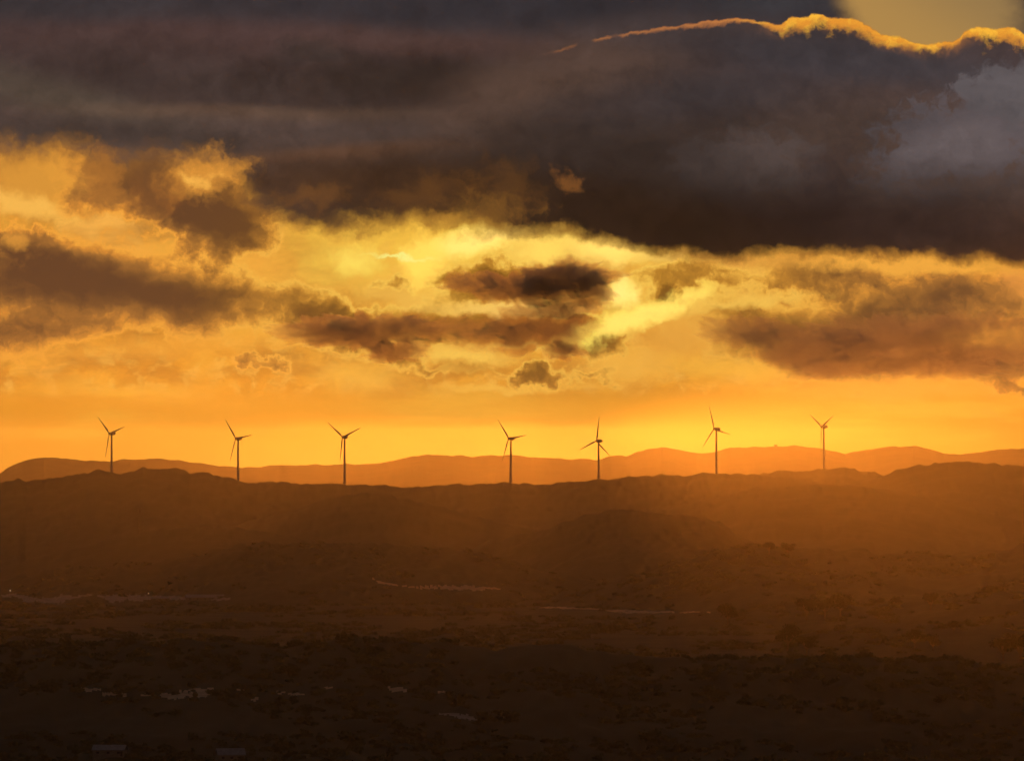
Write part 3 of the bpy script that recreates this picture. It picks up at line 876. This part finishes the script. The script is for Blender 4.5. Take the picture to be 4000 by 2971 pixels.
# ------------------------------------------------------------------ lattice mast
def make_mast(x, r, top_y):
    gz = ground_z(x, r)
    h = z_at(top_y, r) - gz
    root = empty('lattice_mast', (x_at(x, r), r, gz))
    parts = []
    w = lambda z: 2.0 - 1.1 * z / h
    n = 11
    for sx, sy in ((-1, -1), (1, -1), (1, 1), (-1, 1)):
        parts.append(tube([(sx * w(-2), sy * w(-2), -2), (sx * w(h), sy * w(h), h)], [0.16, 0.11], 5))
    for j in range(n):
        z0, z1 = h * j / n, h * (j + 1) / n
        for (a, b) in (((-1, -1), (1, -1)), ((1, -1), (1, 1)), ((1, 1), (-1, 1)), ((-1, 1), (-1, -1))):
            parts.append(tube([(a[0] * w(z0), a[1] * w(z0), z0), (b[0] * w(z1), b[1] * w(z1), z1)], [0.07, 0.07], 4))
            parts.append(tube([(b[0] * w(z0), b[1] * w(z0), z0), (a[0] * w(z1), a[1] * w(z1), z1)], [0.07, 0.07], 4))
    mesh_obj('lattice', *join(parts), M_STEEL, root)
    mesh_obj('platform', *lathe([(2.2, h - 3.4), (2.2, h - 3.1)], 12), M_STEEL, root)
    pan = None
    for k in range(3):
        if pan is None:
            pan = mesh_obj('antenna_panel', *box(-0.5, 0.5, -2.6, -2.2, -3.0, 0.2), M_WALL, root)
            o = pan
        else:
            o = pan.copy()
            C.objects.link(o)
            o.parent = root
        o.location = (0, 0, h)
        o.rotation_euler = (0, 0, 2 * math.pi * k / 3 + 0.3)
    tag(root, 'faint lattice radio mast standing against the brown hillside at left', 'mast')


make_mast(548, 9880, 1984)


# ------------------------------------------------------------------ sheds, houses, lamps
def first_hit(x, y, lo=3400., hi=11800.):
    rr = np.arange(lo, hi, 5.0)
    z, _ = heights(np.full_like(rr, x), rr)
    hit = np.nonzero(z >= z_at(y, rr))[0]
    return float(rr[hit[0]]) if len(hit) else hi


def building(name, x, y, length, depth, wall_h, roof_h, rz, label, cat, nwin, sink=0.5):
    r = first_hit(x, y)
    gz = ground_z(x, r)
    root = empty(name, (x_at(x, r), r, gz), rz)
    L, D = length / 2, depth / 2
    mesh_obj('wall', *box(-L, L, -D, D, -3 - sink, wall_h), M_WALL, root)
    e = 0.45
    v = [(-L - e, -D - e, wall_h), (L + e, -D - e, wall_h), (L + e, D + e, wall_h), (-L - e, D + e, wall_h), (-L - e, 0, wall_h + roof_h), (L + e, 0, wall_h + roof_h)]
    v += [(a, b, c + 0.22) for (a, b, c) in v]
    f = [(6, 7, 11, 10), (8, 9, 10, 11), (0, 4, 5, 1), (2, 5, 4, 3), (0, 1, 7, 6), (2, 3, 9, 8), (0, 6, 10, 4), (4, 10, 9, 3), (1, 5, 11, 7), (5, 2, 8, 11)]
    mesh_obj('roof', v, f, M_ROOF, root)
    w0 = None
    for k in range(nwin):
        xx = -L + (k + 0.5) * length / nwin
        if w0 is None:
            w0 = mesh_obj('window', *box(-0.6, 0.6, -D - 0.06, -D + 0.1, wall_h * 0.45, wall_h * 0.8), M_GLASS, root)
            o = w0
        else:
            o = w0.copy()
            C.objects.link(o)
            o.parent = root
        o.location = (xx, 0, 0)
    mesh_obj('door', *box(L - 1.4, L - 0.5, -D - 0.05, -D + 0.1, 0, min(2.1, wall_h * 0.85)), M_STEEL, root)
    tag(root, label, cat)


building('shed', 800, 2344, 34, 14, 2.6, 2.6, 0.10, 'long low shed with a bluish metal roof at the right end of the grey yard', 'shed', 5)
building('shed', 640, 2348, 22, 12, 2.4, 2.0, -0.06, 'dull shed left of the long bluish-roofed one in the valley', 'shed', 4)
building('house', 900, 2972, 11.0, 9, 2.6, 2.6, 0.18, 'house with a pale grey roof cut by the bottom edge at left', 'house', 3)
building('house', 430, 2954, 13.0, 9, 2.4, 2.0, -0.12, 'house with a dim grey roof left of the pale-roofed one', 'house', 3)


def emitter(name, col, strength):
    m = bpy.data.materials.new(name)
    m.use_nodes = True
    b = m.node_tree.nodes['Principled BSDF']
    b.inputs['Base Color'].default_value = (*col, 1)
    b.inputs['Emission Color'].default_value = (*col, 1)
    b.inputs['Emission Strength'].default_value = strength
    return m


M_BULB = emitter('lit lamp', (1.0, 0.82, 0.55), 3.5)


def make_lamp():
    root = empty('street_lamp', (0, 0, 0))
    mesh_obj('pole', *tube([(0, 0, -1), (0, 0, 7.0), (0, -0.3, 7.8), (0, -1.2, 8.2)], [0.12, 0.09, 0.07, 0.06]), M_STEEL, root)
    mesh_obj('lamp_head', *box(-0.3, 0.3, -1.9, -1.1, 8.1, 8.3), M_STEEL, root)
    mesh_obj('bulb', *lathe([(0.05, 7.55), (0.36, 7.65), (0.42, 7.85), (0.36, 8.02), (0.1, 8.09)], 10), M_BULB, root)
    root.children[-1].location = (0, -1.5, 0)
    return root


lp = make_lamp()
for i, (x, y, lab) in enumerate([(40, 2340, 'lit street lamp at the left end of the grey yard'), (580, 2352, 'lit street lamp beside the dull shed in the valley')]):
    o = lp if i == 0 else copy_tree(lp)
    r = first_hit(x, y)
    o.location = (x_at(x, r), r, ground_z(x, r))
    tag(o, lab, 'street lamp', 'lit lamps in the valley')


# ------------------------------------------------------------------ trees
def leaf_cloud(lobes, n, size, rs):
    """leaf-sized clumps spread through a set of lobes; returns quads"""
    w = np.array([l[3] * l[4] * l[5] for l in lobes]) ** 0.75
    pick = rs.choice(len(lobes), n, p=w / w.sum())
    L = np.array(lobes)[pick]
    d = rs.normal(size=(n, 3))
    d /= np.linalg.norm(d, axis=1)[:, None]
    rad = rs.random(n) ** 0.45
    c = L[:, :3] + d * rad[:, None] * L[:, 3:6] * (0.85 + 0.35 * rs.random((n, 1)))
    a = rs.normal(size=(n, 3))
    a /= np.linalg.norm(a, axis=1)[:, None]
    b = np.cross(a, rs.normal(size=(n, 3)))
    b /= np.linalg.norm(b, axis=1)[:, None]
    s = size * (0.6 + 0.8 * rs.random((n, 1)))
    q = np.stack([c - a * s - b * s * 0.6, c + a * s - b * s * 0.5, c + a * s * 0.9 + b * s * 0.6, c - a * s * 0.8 + b * s * 0.7], 1)
    return q.reshape(-1, 3), np.arange(n * 4).reshape(n, 4)


def make_tree(seed, wide, flat):
    """a bushy tree one unit wide and about one unit high"""
    rs = np.random.default_rng(seed)
    lobes = [(0, 0, 0.62, 0.30 * wide, 0.30 * wide, 0.22 * flat)]
    for k in range(9):
        a = k * 2.4 + rs.random()
        q = 0.20 + 0.14 * rs.random()
        lobes.append((q * math.cos(a) * wide, q * math.sin(a) * wide, 0.50 + 0.32 * rs.random() * flat, 0.17 + 0.07 * rs.random(), 0.17 + 0.07 * rs.random(), 0.12 + 0.06 * rs.random()))
    root = empty('tree', (0, 0, 0))
    parts = [tube([(0, 0, -0.15), (0.01, 0, 0.12), (0.03, 0.01, 0.34), (0.0, 0.02, 0.6)], [0.045, 0.034, 0.026, 0.012])]
    for l in lobes[1:7]:
        parts.append(tube([(0.01, 0, 0.2 + 0.1 * rs.random()), (l[0] * 0.5, l[1] * 0.5, 0.42), (l[0], l[1], l[2])], [0.02, 0.014, 0.005], 5))
    mesh_obj('trunk', *join(parts), M_BARK, root)
    v, f = leaf_cloud(lobes, 900, 0.030, rs)
    mesh_obj('crown', v, f, M_LEAF, root)
    return root


TREES = [  # bearing, top, width, distance, template, label
    (3003, 2119, 52, 7500, 0, 'left one of the two trees rising from the orange lit wooded crest'),
    (3078, 2124, 58, 7500, 1, 'right one of the two trees rising from the orange lit wooded crest'),
    (2845, 2368, 84, 6100, 2, 'low tree at the left end of the long row'),
    (3152, 2338, 92, 6050, 0, 'large domed tree at the left of the dense clump in the long row'),
    (3222, 2340, 84, 6100, 1, 'domed tree in the middle of the dense clump in the long row'),
    (3284, 2331, 86, 6050, 2, 'highest domed tree of the dense clump in the long row'),
    (3330, 2350, 60, 6150, 0, 'small tree at the right end of the dense clump in the long row'),
    (3425, 2338, 56, 6100, 1, 'left one of a pair of small trees right of the dense clump'),
    (3508, 2341, 66, 6100, 2, 'right one of a pair of small trees right of the dense clump'),
    (3634, 2318, 74, 6100, 0, 'rounded tree standing clear on the rise between the small pair and the frame edge'),
    (3740, 2322, 90, 6150, 1, 'flat-topped tree right of the rounded tree standing clear'),
    (3838, 2306, 84, 6100, 2, 'second tallest tree near the right edge on the upper rise'),
    (3892, 2289, 80, 6100, 0, 'tallest tree near the right edge on the upper rise'),
    (3726, 2426, 52, 5300, 1, 'small tree on the scrub rise below the flat-topped tree'),
    (3075, 2453, 100, 4950, 2, 'wide round tree alone on the dark slope left of the lower pair'),
    (3152, 2486, 84, 4900, 0, 'low bush-like tree touching the right side of the wide round tree'),
    (3573, 2463, 76, 4950, 1, 'taller left tree of the lower pair just above the near black hill'),
    (3645, 2485, 66, 4900, 2, 'shorter right tree of the lower pair just above the near black hill'),
    (3918, 2495, 96, 4600, 0, 'dark round tree beside the biggest one at the right frame edge'),
    (3985, 2474, 120, 4550, 1, 'biggest dark tree, cut by the right frame edge'),
    (3030, 1737, 14, 21000, 2, 'tiny lone tree on the crest of the far golden hills'),
]
protos = [make_tree(3, 1.0, 1.0), make_tree(11, 1.1, 0.85), make_tree(29, 0.95, 1.15)]
used = set()
for (x, ty, w, r0, kind, lab) in TREES:
    if r0 > 20000:
        r = FR - 10.0
        wid = w * ANG * r
        base = z_at(ty, r) - wid * 0.9
    else:
        rr = np.arange(r0 - 450, r0 + 450, 10.0)
        gz, _ = heights(np.full_like(rr, x), rr)
        err = np.abs(gz + 0.88 * w * ANG * rr - z_at(ty, rr)) + np.abs(rr - r0) * 0.002
        k = int(np.argmin(err))
        r = float(rr[k])
        wid = w * ANG * r
        base = z_at(ty, r) - 0.88 * wid if err[k] < 3 else float(gz[k])
        base = min(base, float(gz[k]))
    o = protos[kind] if kind not in used else copy_tree(protos[kind])
    used.add(kind)
    o.location = (x_at(x, r), r, base)
    o.scale = (wid * 1.15, wid * 1.15, wid * 1.06)
    o.rotation_euler = (0, 0, x * 0.37)
    tag(o, lab, 'tree', 'bushy trees above the valley')


# ------------------------------------------------------------------ woodland and scrub that nobody could count
def ico():
    t = (1 + 5 ** 0.5) / 2
    v = np.array([(-1, t, 0), (1, t, 0), (-1, -t, 0), (1, -t, 0), (0, -1, t), (0, 1, t), (0, -1, -t), (0, 1, -t), (t, 0, -1), (t, 0, 1), (-t, 0, -1), (-t, 0, 1)], float)
    v /= np.linalg.norm(v[0])
    f = [(0, 11, 5), (0, 5, 1), (0, 1, 7), (0, 7, 10), (0, 10, 11), (1, 5, 9), (5, 11, 4), (11, 10, 2), (10, 7, 6), (7, 1, 8), (3, 9, 4), (3, 4, 2), (3, 2, 6), (3, 6, 8),
         (3, 8, 9), (4, 9, 5), (2, 4, 11), (6, 2, 10), (8, 6, 7), (9, 8, 1)]
    return v, f


def crown_bank(seed, nleaf, size):
    rs = np.random.default_rng(seed)
    lobes = [(0, 0, 0.35, 0.34, 0.34, 0.30)]
    for k in range(5):
        a = k * 1.4 + rs.random()
        lobes.append((0.28 * math.cos(a), 0.28 * math.sin(a), 0.25 + 0.4 * rs.random(), 0.22, 0.22, 0.18))
    v, f = leaf_cloud(lobes, nleaf, size, rs)
    return v, f


BANK = [crown_bank(s, 90, 0.105) for s in (1, 2, 3, 4, 5)]


def woodland(name, xs, rs_, height, label, count, cat, wide=1.1, clump=0.0, sink=0.35, patches=True):
    v_all, f_all, off = [], [], 0
    x = rng.uniform(xs[0], xs[1], count)
    r = rng.uniform(rs_[0], rs_[1], count)
    keep = fbm(x_at(x, r) / 70.0, r / 160.0, 3) > clump
    gx = np.searchsorted(X_COLS, x).clip(0, nX - 1)
    gr = np.searchsorted(R_ROWS, r).clip(0, nR - 1)
    if patches:
        keep &= pid[gr, gx] < 0
        for d in (3, 8, 16, 28):
            keep &= pid[(gr + d).clip(0, nR - 1), gx] < 0
    keep &= YY[gr, gx] <= low_y[gr, gx] + 25
    x, r = x[keep], r[keep]
    z, _ = heights(x, r)
    for k in range(len(x)):
        v, f = BANK[k % len(BANK)]
        h = rng.uniform(*height)
        w = h * wide * rng.uniform(0.8, 1.5)
        a = rng.uniform(0, 6.28)
        c, s = math.cos(a), math.sin(a)
        p = np.empty_like(v)
        p[:, 0] = (v[:, 0] * c - v[:, 1] * s) * w + x_at(x[k], r[k])
        p[:, 1] = (v[:, 0] * s + v[:, 1] * c) * w + r[k]
        p[:, 2] = v[:, 2] * h + z[k] - sink * h
        v_all.append(p)
        f_all.append(f + off)
        off += len(v)
    if v_all:
        o = mesh_obj(name, np.concatenate(v_all), np.concatenate(f_all), M_WOOD)
        tag(o, label, cat, kind='stuff')


woodland('scrub', (-200, 4200), (3450, 4150), (2.0, 6.5), 'black scrub covering the nearest hill along the bottom', 3600, 'scrub', clump=-0.25)
woodland('woodland', (-200, 4200), (4400, 6200), (4, 10), 'dark woodland on the valley floor above the near hill', 2600, 'woodland', clump=-0.1, sink=0.45)
woodland('woodland', (-200, 4200), (6200, 7900), (5, 11), 'dim woodland in the valley below the wooded hill', 2400, 'woodland', clump=-0.12, sink=0.5)
woodland('woodland', (-200, 2400), (7850, 8320), (4, 9), 'woodland on the broad hill above the pale tracks', 1000, 'woodland', clump=-0.2, sink=0.6)
woodland('woodland', (2600, 4200), (7100, 7600), (4, 9), 'orange lit woodland on the right-hand rise', 800, 'woodland', clump=-0.2, sink=0.6)

# ------------------------------------------------------------------ clouds between the sun and the valley, shaped to shade its haze
def vapour(dens, fwd):
    m = bpy.data.materials.new('cloud vapour')
    m.use_nodes = True
    m.node_tree.nodes.clear()
    o = m.node_tree.nodes.new('ShaderNodeOutputMaterial')
    v = m.node_tree.nodes.new('ShaderNodeVolumePrincipled')
    v.inputs['Color'].default_value = (0.94, 0.94, 0.94, 1)
    v.inputs['Density'].default_value = dens
    v.inputs['Anisotropy'].default_value = fwd
    m.node_tree.links.new(v.outputs[0], o.inputs['Volume'])
    return m


def cloud(dist, depth, puffs, label, seed, fwd):
    """a bank of ragged puffs of real vapour, each (x, y, half width, half height, optical depth)"""
    import bmesh
    bm = bmesh.new()
    bmesh.ops.create_icosphere(bm, subdivisions=6, radius=1.0)
    ball = np.array([v.co[:] for v in bm.verts])
    fn = np.array([[v.index for v in f.verts] for f in bm.faces])
    bm.free()
    root = empty('cloud', (x_at(puffs[0][0], dist), dist, z_at(puffs[0][1], dist)))
    k = ANG * dist
    for i, (cx, cy, rx, ry, tau) in enumerate(puffs):
        stretch = np.array([rx / ry, 1.6, 1.0])
        q = ball * stretch * 1.5 + seed + i * 5.7
        n = fbm(q[:, 0] + 0.35 * q[:, 1], q[:, 2] - 0.45 * q[:, 1], 5, 0.62)
        n = n + 0.55 * fbm(q[:, 0] * 2.1 - 0.6 * q[:, 1], q[:, 2] * 2.2 + q[:, 1] * 0.9 + 7, 5, 0.66)
        p = ball * np.clip(1.0 + 0.8 * n, 0.35, 1.7)[:, None]
        dd = rng.uniform(-0.3, 0.3) * depth
        thick = depth * (0.5 + 0.5 * ry / 90.0)
        p = p * np.array([rx * k, thick, ry * k]) + np.array([(cx - puffs[0][0]) * k, dd, -(cy - puffs[0][1]) * k])
        mesh_obj('puff', p, fn, vapour(0.78 * tau / (2 * thick), fwd), root, smooth=True)
    tag(root, label, 'cloud')


if CLOUDS:
    cloud(40000, 450, [(1680, 1284, 297, 53, 0.8), (1451, 1293, 270, 63, 2.7), (2110, 1285, 188, 88, 2.3), (1230, 1295, 150, 52, 1.8), (1555, 1370, 124, 46, 2.3),
                       (2190, 1370, 80, 38, 2.4), (1934, 1328, 175, 60, 0.9)],
          'dark olive cloud bank hanging below the sun at the centre', 3.1, 0.81)
    cloud(40000, 400, [(2007, 1134, 161, 58, 3.2), (2205, 1088, 195, 62, 4.0), (1830, 1100, 110, 42, 2.0), (2205, 1120, 162, 95, 2.0), (2320, 1126, 84, 67, 2.2), (2172, 1209, 156, 36, 1.1)],  # puffs added at right and below to block sun from the near haze
          'small dark cloud, widened to cover the hidden sun', 21.4, 0.80)
    cloud(40000, 450, [(3155, 1348, 275, 80, 1.5), (3480, 1330, 330, 95, 1.4), (3800, 1330, 280, 90, 1.4), (3300, 1430, 220, 45, 1.0), (3650, 1430, 240, 50, 1.0), (2915, 1300, 156, 60, 1.6)],
          'brown cloud bank low in the sky at right', 9.4, 0.77)

# ------------------------------------------------------------------ the hazy air
hz = mesh_obj('haze', *box(-14000, 14000, -600, 26000, -5.0, 276.0), None or bpy.data.materials.new('haze'))
hm = hz.data.materials[0]
hm.use_nodes = True
hm.node_tree.nodes.clear()
ho = hm.node_tree.nodes.new('ShaderNodeOutputMaterial')
hv = hm.node_tree.nodes.new('ShaderNodeVolumePrincipled')
hv.inputs['Color'].default_value = (0.9, 0.9, 0.9, 1)
hv.inputs['Density'].default_value = HAZE
hv.inputs['Anisotropy'].default_value = HAZE_G
hm.node_tree.links.new(hv.outputs[0], ho.inputs['Volume'])
tag(hz, 'warm sunset haze over the whole valley', 'haze', kind='stuff')

scene.cycles.max_bounces = 3
scene.cycles.diffuse_bounces = 1
scene.cycles.glossy_bounces = 1
scene.cycles.volume_bounces = 0
scene.cycles.transparent_max_bounces = 8
scene.cycles.adaptive_threshold = 0.012
